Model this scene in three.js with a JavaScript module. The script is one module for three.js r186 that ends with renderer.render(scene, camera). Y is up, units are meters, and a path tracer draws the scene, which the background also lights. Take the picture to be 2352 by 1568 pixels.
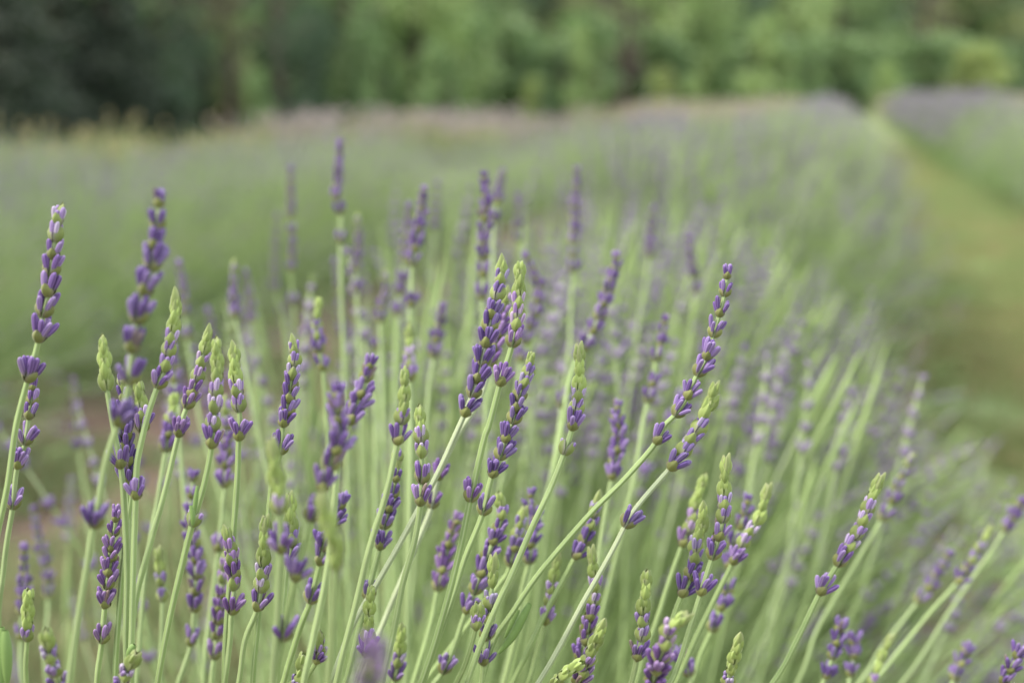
import * as THREE from 'three';
import { mergeGeometries } from 'three/addons/utils/BufferGeometryUtils.js';

// ---------------------------------------------------------------- camera, sky, sun, exposure
const scene = new THREE.Scene();
const HX = 0.36, HY = 0.24, EYE = 0.92, PITCH = 10 * Math.PI / 180;
const camera = new THREE.PerspectiveCamera(2 * Math.atan(HY) * 180 / Math.PI, 1024 / 682, 0.05, 900);
camera.position.set(0, EYE, 0);
camera.rotation.x = -PITCH;
camera.focus = 0.49;
camera.userData.fStop = camera.getFocalLength() / 7.9;
camera.updateMatrixWorld(true);
scene.add(camera);

const SKY = 1.0;
const skyW = 64, skyH = 32, skyData = new Float32Array(skyW * skyH * 4);
for (let j = 0; j < skyH; j++) {
  const e = Math.sin(((j + 0.5) / skyH - 0.5) * Math.PI);
  for (let i = 0; i < skyW; i++) {
    const L = e > 0 ? SKY * (0.62 + 0.58 * e) : 0.12, k = (j * skyW + i) * 4;
    skyData[k] = L * (e > 0 ? 0.97 : 0.9); skyData[k + 1] = L; skyData[k + 2] = L * (e > 0 ? 1.09 : 0.6); skyData[k + 3] = 1;
  }
}
const sky = new THREE.DataTexture(skyData, skyW, skyH, THREE.RGBAFormat, THREE.FloatType);
sky.mapping = THREE.EquirectangularReflectionMapping;
sky.magFilter = sky.minFilter = THREE.LinearFilter;
sky.needsUpdate = true;
scene.background = sky; scene.environment = sky;

const sun = new THREE.DirectionalLight(0xfff4e2, 2.8);       // veiled by thin cloud, high on the left
sun.position.set(-14, 15, 2);
sun.castShadow = true; sun.shadow.radius = 26;
sun.shadow.mapSize.set(2048, 2048);
Object.assign(sun.shadow.camera, { left: -30, right: 30, top: 30, bottom: -30, near: 1, far: 80 });
scene.add(sun, sun.target);

const renderer = new THREE.WebGLRenderer({ antialias: true });
renderer.toneMapping = THREE.LinearToneMapping;
renderer.toneMappingExposure = 1.85;
renderer.shadowMap.enabled = true;

// ---------------------------------------------------------------- helpers
let seed = 20240611;
const rnd = () => { seed = (seed + 0x6D2B79F5) | 0; let t = Math.imul(seed ^ (seed >>> 15), 1 | seed); t = (t + Math.imul(t ^ (t >>> 7), 61 | t)) ^ t; return ((t ^ (t >>> 14)) >>> 0) / 4294967296; };
const rr = (a, b) => a + (b - a) * rnd();
const gauss = () => (rnd() + rnd() + rnd() + rnd() - 2) * 0.87;
const V = (x, y, z) => new THREE.Vector3(x, y, z);
const UPV = V(0, 1, 0);
const used = {};
const numbered = n => { const k = used[n] = (used[n] ?? -1) + 1; return k ? `${n}_${String(k).padStart(3, '0')}` : n; };
function tag(o, label, category, group, kind) {
  if (label) o.userData.label = label;
  if (category) o.userData.category = category;
  if (group) o.userData.group = group;
  if (kind) o.userData.kind = kind;
  return o;
}
function mesh(name, geometry, material, parent = scene) {
  const m = new THREE.Mesh(geometry, material);
  m.name = parent === scene ? numbered(name) : name; m.castShadow = m.receiveShadow = true;
  parent.add(m); return m;
}
function instanced(name, geometry, material, matrices, parent, colors) {
  const m = new THREE.InstancedMesh(geometry, material, matrices.length);
  m.name = name; m.castShadow = m.receiveShadow = true;
  matrices.forEach((x, i) => m.setMatrixAt(i, x));
  if (colors) colors.forEach((c, i) => m.setColorAt(i, c));
  m.userData.kind = 'stuff';
  parent.add(m); return m;
}
// a point of the world seen at overview pixel (x, y of 2352 x 1568), at that many metres along the lens axis
function at(px, py, depth) {
  return V((px / 2352 * 2 - 1) * HX * depth, (1 - py / 1568 * 2) * HY * depth, -depth).applyMatrix4(camera.matrixWorld);
}
const inverse = camera.matrixWorld.clone().invert();
function seenY(p) { const q = p.clone().applyMatrix4(inverse); return (1 - q.y / -q.z / HY) / 2 * 1568; }
function value2(x, y) {                                        // smooth value noise
  const h = (i, j) => { let n = Math.imul(i, 374761393) + Math.imul(j, 668265263) | 0; n = Math.imul(n ^ (n >>> 13), 1274126177); return ((n ^ (n >>> 16)) >>> 0) / 4294967296; };
  const i = Math.floor(x), j = Math.floor(y), f = x - i, g = y - j, u = f * f * (3 - 2 * f), v = g * g * (3 - 2 * g);
  return (h(i, j) * (1 - u) + h(i + 1, j) * u) * (1 - v) + (h(i, j + 1) * (1 - u) + h(i + 1, j + 1) * u) * v;
}
const fbm = (x, y) => 0.5 * value2(x, y) + 0.25 * value2(2.1 * x + 7, 2.1 * y + 3) + 0.15 * value2(4.3 * x + 1, 4.3 * y + 9) + 0.1 * value2(9.1 * x, 9.1 * y);

class MB {                                                     // collects vertices with colours
  constructor() { this.p = []; this.c = []; this.i = []; }
  v(x, y, z, c) { this.p.push(x, y, z); this.c.push(c[0], c[1], c[2]); return this.p.length / 3 - 1; }
  quad(a, b, c, d) { this.i.push(a, b, c, a, c, d); }
  tube(pts, radius, sides, color, lobes = 0) {                 // radius(t), color(t, angle) or a colour
    const n = pts.length; let nx = V(1, 0, 0), prev = null;
    for (let k = 0; k < n; k++) {
      const t = pts[Math.min(k + 1, n - 1)].clone().sub(pts[Math.max(k - 1, 0)]).normalize();
      nx.addScaledVector(t, -nx.dot(t));
      if (nx.lengthSq() < 1e-6) nx = V(0, 0, 1).addScaledVector(t, -t.z);
      nx.normalize();
      const ny = t.clone().cross(nx), ring = [];
      for (let s = 0; s < sides; s++) {
        const a = s / sides * Math.PI * 2, r = radius(k / (n - 1)) * (1 + lobes * Math.cos(4 * a));
        const c = typeof color === 'function' ? color(k / (n - 1), a) : color;
        const q = pts[k].clone().addScaledVector(nx, Math.cos(a) * r).addScaledVector(ny, Math.sin(a) * r);
        ring.push(this.v(q.x, q.y, q.z, c));
      }
      if (prev) for (let s = 0; s < sides; s++) this.quad(prev[s], prev[(s + 1) % sides], ring[(s + 1) % sides], ring[s]);
      prev = ring;
    }
  }
  pod(o, dir, len, rad, sides, profile, color) {               // a lathe along dir; profile: [t, r] pairs
    const t = dir.clone().normalize(), a = Math.abs(t.y) < 0.9 ? UPV : V(1, 0, 0), nx = a.clone().cross(t).normalize(), ny = t.clone().cross(nx);
    let prev = null;
    for (const [u, r, cc] of profile) {
      const ring = [];
      for (let s = 0; s < sides; s++) {
        const g = s / sides * Math.PI * 2, q = o.clone().addScaledVector(t, u * len).addScaledVector(nx, Math.cos(g) * r * rad).addScaledVector(ny, Math.sin(g) * r * rad);
        ring.push(this.v(q.x, q.y, q.z, cc || color));
      }
      if (prev) for (let s = 0; s < sides; s++) this.quad(prev[s], prev[(s + 1) % sides], ring[(s + 1) % sides], ring[s]);
      prev = ring;
    }
  }
  leaf(o, dir, side, len, wid, color, bend = 0.2) {            // a narrow blade folded from four triangles
    const d = dir.clone().normalize(), s = side.clone().addScaledVector(d, -side.dot(d)).normalize(), n = d.clone().cross(s);
    const P = (u, w, b) => { const q = o.clone().addScaledVector(d, u * len).addScaledVector(s, w * wid).addScaledVector(n, b * len); return this.v(q.x, q.y, q.z, color); };
    const a = P(0, 0, 0), b = P(0.45, 0.5, bend * 0.3), c = P(0.45, -0.5, bend * 0.3), e = P(1, 0, bend);
    this.i.push(a, b, c, b, e, c);
  }
  geometry() {
    const g = new THREE.BufferGeometry();
    g.setAttribute('position', new THREE.Float32BufferAttribute(this.p, 3));
    g.setAttribute('color', new THREE.Float32BufferAttribute(this.c, 3));
    g.setIndex(this.i); g.computeVertexNormals(); return g;
  }
}
const mixc = (a, b, t) => [a[0] + (b[0] - a[0]) * t, a[1] + (b[1] - a[1]) * t, a[2] + (b[2] - a[2]) * t];
const scalec = (a, k) => [a[0] * k, a[1] * k, a[2] * k];

// ---------------------------------------------------------------- the lie of the land
const ANG = 12.7 * Math.PI / 180, U2 = [Math.sin(ANG), -Math.cos(ANG)], R2 = [Math.cos(ANG), Math.sin(ANG)];
const land = (lat, s, y = 0) => V(lat * R2[0] + s * U2[0], y, lat * R2[1] + s * U2[1]);   // across and along the lavender rows
const WOOD_A = [-5, -14], WOOD_D = (() => { const l = Math.hypot(23.6, 48); return [23.6 / l, -48 / l]; })();
const wood = (t, back = 0) => V(WOOD_A[0] + WOOD_D[0] * t + WOOD_D[1] * back, 0, WOOD_A[1] + WOOD_D[1] * t - WOOD_D[0] * back);   // along the wood's edge, and behind it
function rowEnd(lat, gap) {                                    // where a row meets the grassy margin of the wood
  const p0 = land(lat, 0), a = wood(0, -gap);
  const dx = a.x - p0.x, dz = a.z - p0.z, det = U2[0] * -WOOD_D[1] + WOOD_D[0] * U2[1];
  return (dx * -WOOD_D[1] + WOOD_D[0] * dz) / det;
}

function soilTexture(size, fn) {
  const d = new Uint8Array(size * size * 4);
  for (let j = 0; j < size; j++) for (let i = 0; i < size; i++) { const c = fn(i / size, j / size), k = (j * size + i) * 4; for (let q = 0; q < 3; q++) d[k + q] = Math.max(0, Math.min(255, 255 * Math.pow(c[q], 1 / 2.2))); d[k + 3] = 255; }
  const t = new THREE.DataTexture(d, size, size, THREE.RGBAFormat, THREE.UnsignedByteType);
  t.colorSpace = THREE.SRGBColorSpace; t.wrapS = t.wrapT = THREE.RepeatWrapping; t.magFilter = THREE.LinearFilter; t.minFilter = THREE.LinearMipmapLinearFilter; t.generateMipmaps = true; t.needsUpdate = true;
  return t;
}
const wrapNoise = (u, v, f) => {                               // noise that joins at the tile's edges
  const a = u, b = v, n = (x, y) => fbm(x * f, y * f);
  return (n(a, b) * (1 - a) + n(a - 1, b) * a) * (1 - b) + (n(a, b - 1) * (1 - a) + n(a - 1, b - 1) * a) * b;
};
const turfMap = soilTexture(512, (u, v) => {
  const n = wrapNoise(u, v, 9), m = wrapNoise(u + 0.31, v + 0.17, 40);
  let c = mixc([0.15, 0.22, 0.075], [0.21, 0.255, 0.10], Math.min(1, Math.max(0, (n - 0.3) * 2.4)));
  c = mixc(c, [0.21, 0.165, 0.11], Math.max(0, Math.min(1, (m - 0.52) * 4)));
  return c;
});
const meadowMap = soilTexture(256, (u, v) => mixc([0.30, 0.36, 0.15], [0.44, 0.43, 0.24], wrapNoise(u, v, 12)));
const earthMap = soilTexture(512, (u, v) => {
  const n = wrapNoise(u, v, 14), m = wrapNoise(u + 0.4, v + 0.2, 60);
  return scalec(mixc([0.10, 0.062, 0.047], [0.19, 0.125, 0.095], n), 0.7 + 0.6 * m);
});
const flat = (w, d, u) => { const g = new THREE.PlaneGeometry(w, d, 1, 1); g.rotateX(-Math.PI / 2); const a = g.attributes.uv; for (let i = 0; i < a.count; i++) a.setXY(i, a.getX(i) * w / u, a.getY(i) * d / u); return g; };
const groundMat = new THREE.MeshStandardMaterial({ map: turfMap, roughness: 1, bumpMap: turfMap, bumpScale: 0.02 });
const ground = mesh('ground', flat(1200, 1200, 3), groundMat);
ground.position.y = -0.012; tag(ground, 'wide weedy green ground under the whole field', null, null, 'structure');

function strip(l0, l1, s0, s1, rag, y, tile, crest = 0) {      // a sheet along the rows with ragged sides
  const g = new THREE.BufferGeometry(), p = [], uv = [], ix = [], n = Math.ceil((s1 - s0) / 0.35), across = 6;
  for (let k = 0; k <= n; k++) {
    const s = s0 + (s1 - s0) * k / n, e0 = (fbm(s * 1.3 + l0 * 11, l0) - 0.5) * rag, e1 = (fbm(s * 1.3 + l1 * 17, l1 + 5) - 0.5) * rag;
    for (let a = 0; a <= across; a++) {
      const f = a / across, l = (l0 + e0) * (1 - f) + (l1 + e1) * f, q = land(l, s, y + crest * Math.sin(f * Math.PI) * (0.7 + 0.6 * fbm(s * 3, l * 3)));
      p.push(q.x, q.y, q.z); uv.push(l / tile, s / tile);
    }
  }
  for (let k = 0; k < n; k++) for (let a = 0; a < across; a++) { const i = k * (across + 1) + a; ix.push(i, i + 1, i + across + 2, i, i + across + 2, i + across + 1); }
  g.setAttribute('position', new THREE.Float32BufferAttribute(p, 3)); g.setAttribute('uv', new THREE.Float32BufferAttribute(uv, 2)); g.setIndex(ix); g.computeVertexNormals();
  return g;
}
const earthMat = new THREE.MeshStandardMaterial({ map: earthMap, roughness: 1, bumpMap: earthMap, bumpScale: 0.03 });
const ROWS = [-0.17, 1.64];
for (let k = 1; k <= 5; k++) ROWS.push(-0.36 - 1.9 * k);
for (const l of ROWS) tag(mesh('soil', strip(l - (l > 1 ? 0.3 : l > -1 ? 1.4 : 0.5), l + (l > -1 && l < 1 ? 0.5 : l > -3 && l < 0 ? 0.72 : 0.42), -1.5, Math.min(rowEnd(l, 3.5), 80), 0.45, l > -1 && l < 1 ? 0.02 : 0.004, 1.7, 0.05), earthMat), 'reddish brown soil bed under a lavender row', null, null, 'structure');
tag(mesh('meadow', strip(2.6, 70, -1, 110, 0.8, 0.006, 4), new THREE.MeshStandardMaterial({ map: meadowMap, roughness: 1 })), 'pale straw green meadow beyond the last lavender row on the right', null, null, 'structure');

// ---------------------------------------------------------------- the wood behind the field
const barkMat = new THREE.MeshStandardMaterial({ color: new THREE.Color().setRGB(0.11, 0.085, 0.07), roughness: 0.95 });
const leafMats = {};
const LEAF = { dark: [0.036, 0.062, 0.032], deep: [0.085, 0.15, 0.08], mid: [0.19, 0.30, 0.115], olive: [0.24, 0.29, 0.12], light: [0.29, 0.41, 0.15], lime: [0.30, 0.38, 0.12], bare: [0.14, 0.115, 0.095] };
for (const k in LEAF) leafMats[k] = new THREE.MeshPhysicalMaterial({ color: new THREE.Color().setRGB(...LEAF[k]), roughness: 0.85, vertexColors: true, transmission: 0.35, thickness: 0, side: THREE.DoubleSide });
function crownGeometry(lobes, count, size) {                   // leaves spread through uneven lobes, denser near their skins
  const b = new MB();
  let total = 0; for (const l of lobes) total += l[3] * l[3];
  for (const [x, y, z, r, q = 1] of lobes) {
    const n = Math.round(count * r * r / total), tone = rr(0.8, 1.2);
    for (let k = 0; k < n; k++) {
      const d = V(gauss(), gauss(), gauss()).normalize(), f = Math.pow(rnd(), 0.45);
      const o = V(x, y, z).addScaledVector(V(d.x, d.y * q, d.z), r * f * rr(0.85, 1.12));
      const dir = V(gauss(), gauss() - 0.5, gauss()).addScaledVector(d, 0.8), side = V(gauss(), gauss(), gauss());
      const t = tone * rr(0.8, 1.2), s = size * rr(0.6, 1.3);
      b.leaf(o, dir, side, s, s * 0.62, [t * rr(0.9, 1.12), t, t * rr(0.8, 1.1)], rr(-0.3, 0.3));
    }
  }
  return b.geometry();
}
function lobesFor(kind) {
  const L = [];
  if (kind === 'broad') { for (let k = 0; k < 28; k++) { const h = Math.pow(rnd(), 1.3), a = rr(0, 6.28), w = 0.16 + 0.26 * Math.sin(Math.PI * Math.min(1, 0.3 + h * 0.65)); L.push([Math.cos(a) * w * rr(0.4, 1.1), 0.03 + h * 0.87, Math.sin(a) * w * rr(0.4, 1.1), rr(0.1, 0.19), 0.8]); } }
  if (kind === 'cone') { for (let k = 0; k < 26; k++) { const h = k / 26, a = k * 2.4, w = 0.26 * (1 - h) + 0.02; L.push([Math.cos(a) * w * 0.8, 0.05 + h * 0.92, Math.sin(a) * w * 0.8, 0.05 + 0.13 * (1 - h), 0.55]); } }
  if (kind === 'shrub') { for (let k = 0; k < 16; k++) { const a = rr(0, 6.28), h = rnd(), w = rr(0.1, 0.42) * (1 - h * 0.75); L.push([Math.cos(a) * w, 0.1 + h * 0.8, Math.sin(a) * w, rr(0.07, 0.2), 0.9]); } }
  if (kind === 'sparse') { for (let k = 0; k < 22; k++) { const h = rnd(), a = rr(0, 6.28), w = 0.08 + 0.2 * rnd(); L.push([Math.cos(a) * w, 0.2 + h * 0.78, Math.sin(a) * w, rr(0.05, 0.1), 0.8]); } }
  return L;
}
const CROWNS = {};
for (const k of ['broad', 'cone', 'shrub', 'sparse']) CROWNS[k] = [0, 1, 2].map(() => crownGeometry(lobesFor(k), k === 'sparse' ? 1500 : k === 'shrub' ? 1800 : 6500, k === 'shrub' ? 0.085 : 0.036));
const TRUNKS = [0, 1, 2].map(() => {
  const b = new MB(), bark = [1, 1, 1], top = V(rr(-0.03, 0.03), 0.8, rr(-0.03, 0.03));
  b.tube([V(0, -0.01, 0), V(rr(-0.01, 0.01), 0.25, rr(-0.01, 0.01)), V(rr(-0.02, 0.02), 0.5, rr(-0.02, 0.02)), top], t => 0.024 * (1 - 0.8 * t) + 0.004, 7, bark);
  for (let k = 0; k < 7; k++) { const h = rr(0.18, 0.6), a = rr(0, 6.28), l = rr(0.12, 0.24); b.tube([V(0, h, 0), V(Math.cos(a) * l * 0.5, h + l * 0.35, Math.sin(a) * l * 0.5), V(Math.cos(a) * l, h + l * rr(0.5, 0.9), Math.sin(a) * l)], t => 0.009 * (1 - t) + 0.0025, 5, bark); }
  return b.geometry();
});
const STEMS = (() => { const b = new MB(); for (let k = 0; k < 6; k++) { const a = rr(0, 6.28); b.tube([V(0, -0.01, 0), V(Math.cos(a) * 0.08, 0.3, Math.sin(a) * 0.08), V(Math.cos(a) * 0.2, 0.65, Math.sin(a) * 0.2)], t => 0.016 * (1 - t) + 0.004, 5, [1, 1, 1]); } return b.geometry(); })();
// where a tree stands: the photo's column in overview pixels and metres behind the wood's edge
function onEdge(px, back) {
  const dx = (px / 2352 * 2 - 1) * HX, a = wood(0, back), det = dx * WOOD_D[1] + WOOD_D[0];
  const t = (-a.x - dx * a.z) / det;
  return wood(t, back);
}
function tree(px, back, height, width, kind, colour, label, group) {
  const p = onEdge(px, back), d = p.length() / 3267, isShrub = kind === 'shrub', g = new THREE.Group(), wide = width * d / (isShrub ? 0.95 : 0.75);
  height = height < 50 ? height : EYE + (height - 1000) * d;   // above 1000: overview pixels above the horizon
  g.name = numbered(isShrub ? 'shrub' : kind === 'cone' ? 'evergreen_tree' : kind === 'sparse' ? 'bare_tree' : 'broadleaf_tree');
  g.position.copy(p); g.rotation.y = rr(0, 6.28); scene.add(g);
  const trunk = mesh(isShrub ? 'stem' : 'trunk', isShrub ? STEMS : TRUNKS[Math.floor(rnd() * 3)], barkMat, g); trunk.scale.set(height, height, height);
  const crown = mesh(isShrub ? 'foliage' : 'crown', CROWNS[kind][Math.floor(rnd() * 3)], leafMats[colour], g); crown.scale.set(wide, height, wide);
  return tag(g, label, isShrub ? 'shrub' : 'tree', group);
}
// [column, metres behind the edge, height, width, kind, leaf colour, label]
const TREES = [
  [10, 1.2, 1380, 420, 'cone', 'dark', 'nearly black evergreen at the far left edge of the wood'],
  [150, 1.8, 1380, 380, 'cone', 'dark', 'nearly black evergreen, second from the left edge of the wood'],
  [275, 1.4, 1430, 300, 'cone', 'dark', 'dark evergreen, third from the left, before the mauve grey gap'],
  [365, 3, 1480, 260, 'broad', 'deep', 'dark green tree left of the mauve grey gap in the wood'],
  [235, 4.5, 1330, 420, 'broad', 'mid', 'olive tree whose leaves show over the black evergreens at left'],
  [450, 3.5, 1330, 170, 'sparse', 'bare', 'grey brown thinly leaved tree in the mauve gap at left'],
  [535, 2, 1480, 170, 'sparse', 'olive', 'open tree with a bare dark trunk, right of the mauve gap'],
  [560, 5, 1430, 230, 'broad', 'olive', 'yellowish olive tree behind the bare dark trunk at left'],
  [650, 2.6, 1380, 190, 'broad', 'deep', 'bluish dark tree behind the pink flowers, left of the pale green ones'],
  [745, 4, 1380, 170, 'broad', 'deep', 'second bluish dark tree behind the pink flowers, with lighter neighbours'],
  [805, 3, 1480, 170, 'broad', 'mid', 'mid green tree between the bluish dark trees and the bright one'],
  [955, 3, 1480, 330, 'broad', 'light', 'tall bright green tree behind the pink flowers left of the middle'],
  [1090, 4.5, 1480, 210, 'broad', 'mid', 'mid green tree with dark foot just left of the middle'],
  [1190, 6, 1380, 170, 'broad', 'deep', 'dark hollowed tree just right of the middle'],
  [1275, 5, 1380, 180, 'broad', 'olive', 'olive tree behind the slim bright shrub right of the middle'],
  [1425, 4, 1380, 170, 'sparse', 'bare', 'mauve brown bare tree right of the slim bright shrub'],
  [1540, 5, 1480, 220, 'broad', 'light', 'pale green airy tree right of the mauve brown bare one'],
  [1655, 6, 1330, 170, 'broad', 'deep', 'dark tree behind the leaning bright shrub at right'],
  [1780, 6.5, 1330, 260, 'broad', 'light', 'large light green tree over the leaning bright shrub at right'],
  [1915, 6, 1380, 240, 'broad', 'mid', 'wide mid green tree behind the far end of the green path'],
  [2100, 5, 1330, 150, 'sparse', 'bare', 'mauve bare tree with dark gaps near the right edge of the wood'],
  [2160, 9, 1430, 330, 'broad', 'olive', 'tall olive tree behind the rounded lime shrub near the right edge'],
  [2320, 7, 1330, 220, 'broad', 'deep', 'dark tree at the right edge of the wood'],
];
for (const [px, b, h, w, k, c, l] of TREES) tree(px, b, h, w, k, c, l);
const SHRUBS = [
  [420, .8, 1017, 130, 'deep', 'dark low shrub at the foot of the mauve gap at left'],
  [600, 1.2, 1042, 110, 'mid', 'green shrub at the foot of the open bare trunked tree'],
  [850, 1.5, 1137, 150, 'mid', 'light green shrub behind the pink flowers, left of the bright tall tree'],
  [1010, 1, 1107, 140, 'mid', 'light green shrub at the foot of the bright tall tree'],
  [1225, .4, 1029, 70, 'lime', 'small yellow green shrub just left of the slim bright shrub'],
  [1335, .2, 1129, 110, 'light', 'slim upright bright green shrub right of the middle'],
  [1515, .2, 1042, 110, 'lime', 'low yellow green shrub at the foot of the airy pale tree'],
  [1590, .5, 1027, 90, 'light', 'low light green shrub right of the low yellow green one'],
  [1755, .2, 1149, 170, 'light', 'large bright green shrub leaning left, left of the path end'],
  [1840, 1, 1102, 120, 'mid', 'mid green shrub right of the large leaning bright one'],
  [2025, .4, 1057, 90, 'light', 'pale shrub at the edge of the wood, right of the path end'],
  [2230, 0.2, 1095, 190, 'lime', 'rounded lime green shrub near the right edge'],
];
for (const [px, b, h, w, c, l] of SHRUBS) tree(px, b, h, w, 'shrub', c, l);
for (let k = 0; k < 28; k++) tree(-60 + k * 91 + rr(-25, 25), 7 + rr(-1, 2) + k * 0.3, rr(1420, 1600), rr(300, 380), 'broad', k < 8 ? ['deep', 'dark', 'dark'][k % 3] : ['mid', 'deep', 'olive', 'mid'][k % 4], 'tree of the wood\'s second rank, seen only between the front trees', 'second rank of trees in the wood');
{
  const m = [], m2 = [];
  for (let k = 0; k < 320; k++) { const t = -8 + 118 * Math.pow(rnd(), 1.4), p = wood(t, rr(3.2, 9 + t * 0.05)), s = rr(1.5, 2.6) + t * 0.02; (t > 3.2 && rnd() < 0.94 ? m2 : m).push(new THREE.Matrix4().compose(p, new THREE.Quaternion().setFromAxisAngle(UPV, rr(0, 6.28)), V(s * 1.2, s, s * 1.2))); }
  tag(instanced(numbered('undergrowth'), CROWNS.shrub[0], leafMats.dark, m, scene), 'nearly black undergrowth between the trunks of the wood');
  tag(instanced(numbered('undergrowth'), CROWNS.shrub[1], leafMats.mid, m2, scene), 'green undergrowth between the trunks of the wood');
}
// the margin: pink wild flowers and straw coloured grasses between field and wood
function clump(n, h, colour, head, headColour, headR) {
  const b = new MB();
  for (let k = 0; k < n; k++) {
    const a = rr(0, 6.28), r = 0.3 * Math.sqrt(rnd()), x = Math.cos(a) * r, z = Math.sin(a) * r, hh = h * rr(0.6, 1.15), t = V(x + rr(-0.1, 0.1), hh, z + rr(-0.1, 0.1));
    b.leaf(V(x, 0, z), t.clone().sub(V(x, 0, z)), V(rr(-1, 1), 0, rr(-1, 1)), hh, 0.02, scalec(colour, rr(0.8, 1.2)), 0.05);
    if (head && rnd() < head) b.pod(t.clone().add(V(0, -headR, 0)), UPV, headR * 3.2, headR, 5, [[0, 0.1], [0.3, 0.9], [0.6, 0.8], [1, 0.05]], scalec(headColour, rr(0.8, 1.2)));
  }
  return b.geometry();
}
const stuffMat = new THREE.MeshPhysicalMaterial({ vertexColors: true, roughness: 0.9, side: THREE.DoubleSide, transmission: 0.25, thickness: 0 });
function scatter(name, label, geometry, n, place, s0, s1, parent = scene, tint) {
  const m = [], colours = tint && [];
  for (let k = 0; k < n; k++) { const p = place(k); if (!p) continue; const s = rr(s0, s1); m.push(new THREE.Matrix4().compose(p, new THREE.Quaternion().setFromAxisAngle(UPV, rr(0, 6.28)), V(s, s * rr(0.8, 1.2), s))); if (tint) colours.push(tint(p)); }
  return tag(instanced(numbered(name), geometry, stuffMat, m, parent, colours), label);
}
const pinkClump = clump(34, 0.62, [0.29, 0.34, 0.17], 0.42, [0.40, 0.335, 0.33], 0.028);
const strawClump = clump(36, 0.5, [0.26, 0.33, 0.12], 0.28, [0.40, 0.35, 0.17], 0.018);
scatter('pink_wildflowers', 'hazy band of pink wild flowers along the foot of the wood', pinkClump, 190, () => { const t = rr(2.5, 9), q = value2(t * 0.6, 3) + 0.1; return q > 0.2 ? wood(t, -rr(0.4, 2.4)) : null; }, 0.6, 0.88);
scatter('dry_grass', 'straw coloured tall grass between the field and the dark evergreens', strawClump, 520, () => wood(rr(-8, 6), -rr(0.2, 2.6)), 0.5, 1.1);
const paleClump = clump(40, 0.5, [0.34, 0.37, 0.2], 0.4, [0.42, 0.37, 0.28], 0.02);
scatter('dry_grass', 'pale beige green grass along the far edge of the field at right', paleClump, 1700, () => { const p = wood(13 + 107 * Math.pow(rnd(), 1.4), -rr(0.2, 3.4)), lat = p.x * R2[0] + p.z * R2[1]; return lat > 0.1 && lat < 1.4 ? null : p; }, 0.75, 1.15);

// ---------------------------------------------------------------- lavender: shared pieces
const C = { stem: [0.235, 0.335, 0.115], stemPale: [0.36, 0.435, 0.25], ridge: [0.35, 0.44, 0.22], bract: [0.255, 0.34, 0.09], olive: [0.20, 0.225, 0.06], leaf: [0.19, 0.285, 0.10],
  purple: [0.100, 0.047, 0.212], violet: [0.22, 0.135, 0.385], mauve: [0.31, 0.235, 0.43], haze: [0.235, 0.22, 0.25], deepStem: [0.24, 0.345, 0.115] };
const fuzz = { roughness: 0.72, vertexColors: true, sheen: 0.7, sheenRoughness: 0.45, sheenColor: new THREE.Color(0.55, 0.52, 0.62) };
const budMats = [[1, 1, 1], [1.22, 1.22, 1.14], [0.84, 0.86, 0.9], [1.12, 1.02, 1.0]].map(c => new THREE.MeshPhysicalMaterial({ ...fuzz, sheen: 0.6, color: new THREE.Color().setRGB(...c) }));
let budMat = budMats[0];
const bractMat = new THREE.MeshPhysicalMaterial({ ...fuzz, side: THREE.DoubleSide, sheen: 0.4, transmission: 0.22, thickness: 0, roughness: 0.8 });
const stemMat = new THREE.MeshPhysicalMaterial({ ...fuzz, sheen: 0.15 });
const plantMat = new THREE.MeshPhysicalMaterial({ vertexColors: true, roughness: 0.8, side: THREE.DoubleSide });

// one ribbed bud standing along +y, 6 mm long
function budGeometry(tone, edge, foot, bend, fat) {
  const b = new MB(), N = 10, prof = [[0, 0.45], [0.1, 0.62], [0.3, 0.86], [0.55, 1], [0.78, 0.98], [0.9, 0.78], [0.97, 0.45], [1, 0.05]];
  let prev = null;
  for (const [t, r] of prof) {
    const ring = [];
    for (let s = 0; s < N; s++) {
      const a = s / N * 6.2832, rib = s % 2 ? 1.07 : 0.93, q = r * rib * 0.00095 * fat;
      let c = s % 2 ? mixc(tone, edge, 0.7) : scalec(tone, 0.8);
      c = mixc(foot, c, Math.min(1, Math.max(0, (t - 0.04) * 5)));
      if (t > 0.93) c = mixc(c, edge, 0.7);
      ring.push(b.v(Math.cos(a) * q + bend * t * t * 0.001, t * 0.0066, Math.sin(a) * q, c));
    }
    if (prev) for (let s = 0; s < N; s++) b.quad(prev[s], ring[s], ring[(s + 1) % N], prev[(s + 1) % N]);
    prev = ring;
  }
  return b.geometry();
}
const FOOT = [0.16, 0.17, 0.09];
const BUDS = [
  budGeometry(C.purple, C.violet, FOOT, 0.6, 1), budGeometry(scalec(C.purple, 0.82), C.violet, FOOT, -0.3, 1.05), budGeometry(mixc(C.purple, C.violet, 0.5), C.mauve, FOOT, 0.9, 0.95), budGeometry(C.violet, C.mauve, FOOT, 0.2, 1.08),
  budGeometry(C.mauve, [0.46, 0.42, 0.54], [0.3, 0.34, 0.2], 0.4, 1), budGeometry(mixc(C.violet, C.mauve, 0.4), [0.5, 0.44, 0.58], [0.28, 0.3, 0.16], 0.1, 1.1),
  budGeometry([0.17, 0.12, 0.13], [0.27, 0.22, 0.2], FOOT, 0.8, 0.8),
];
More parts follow.
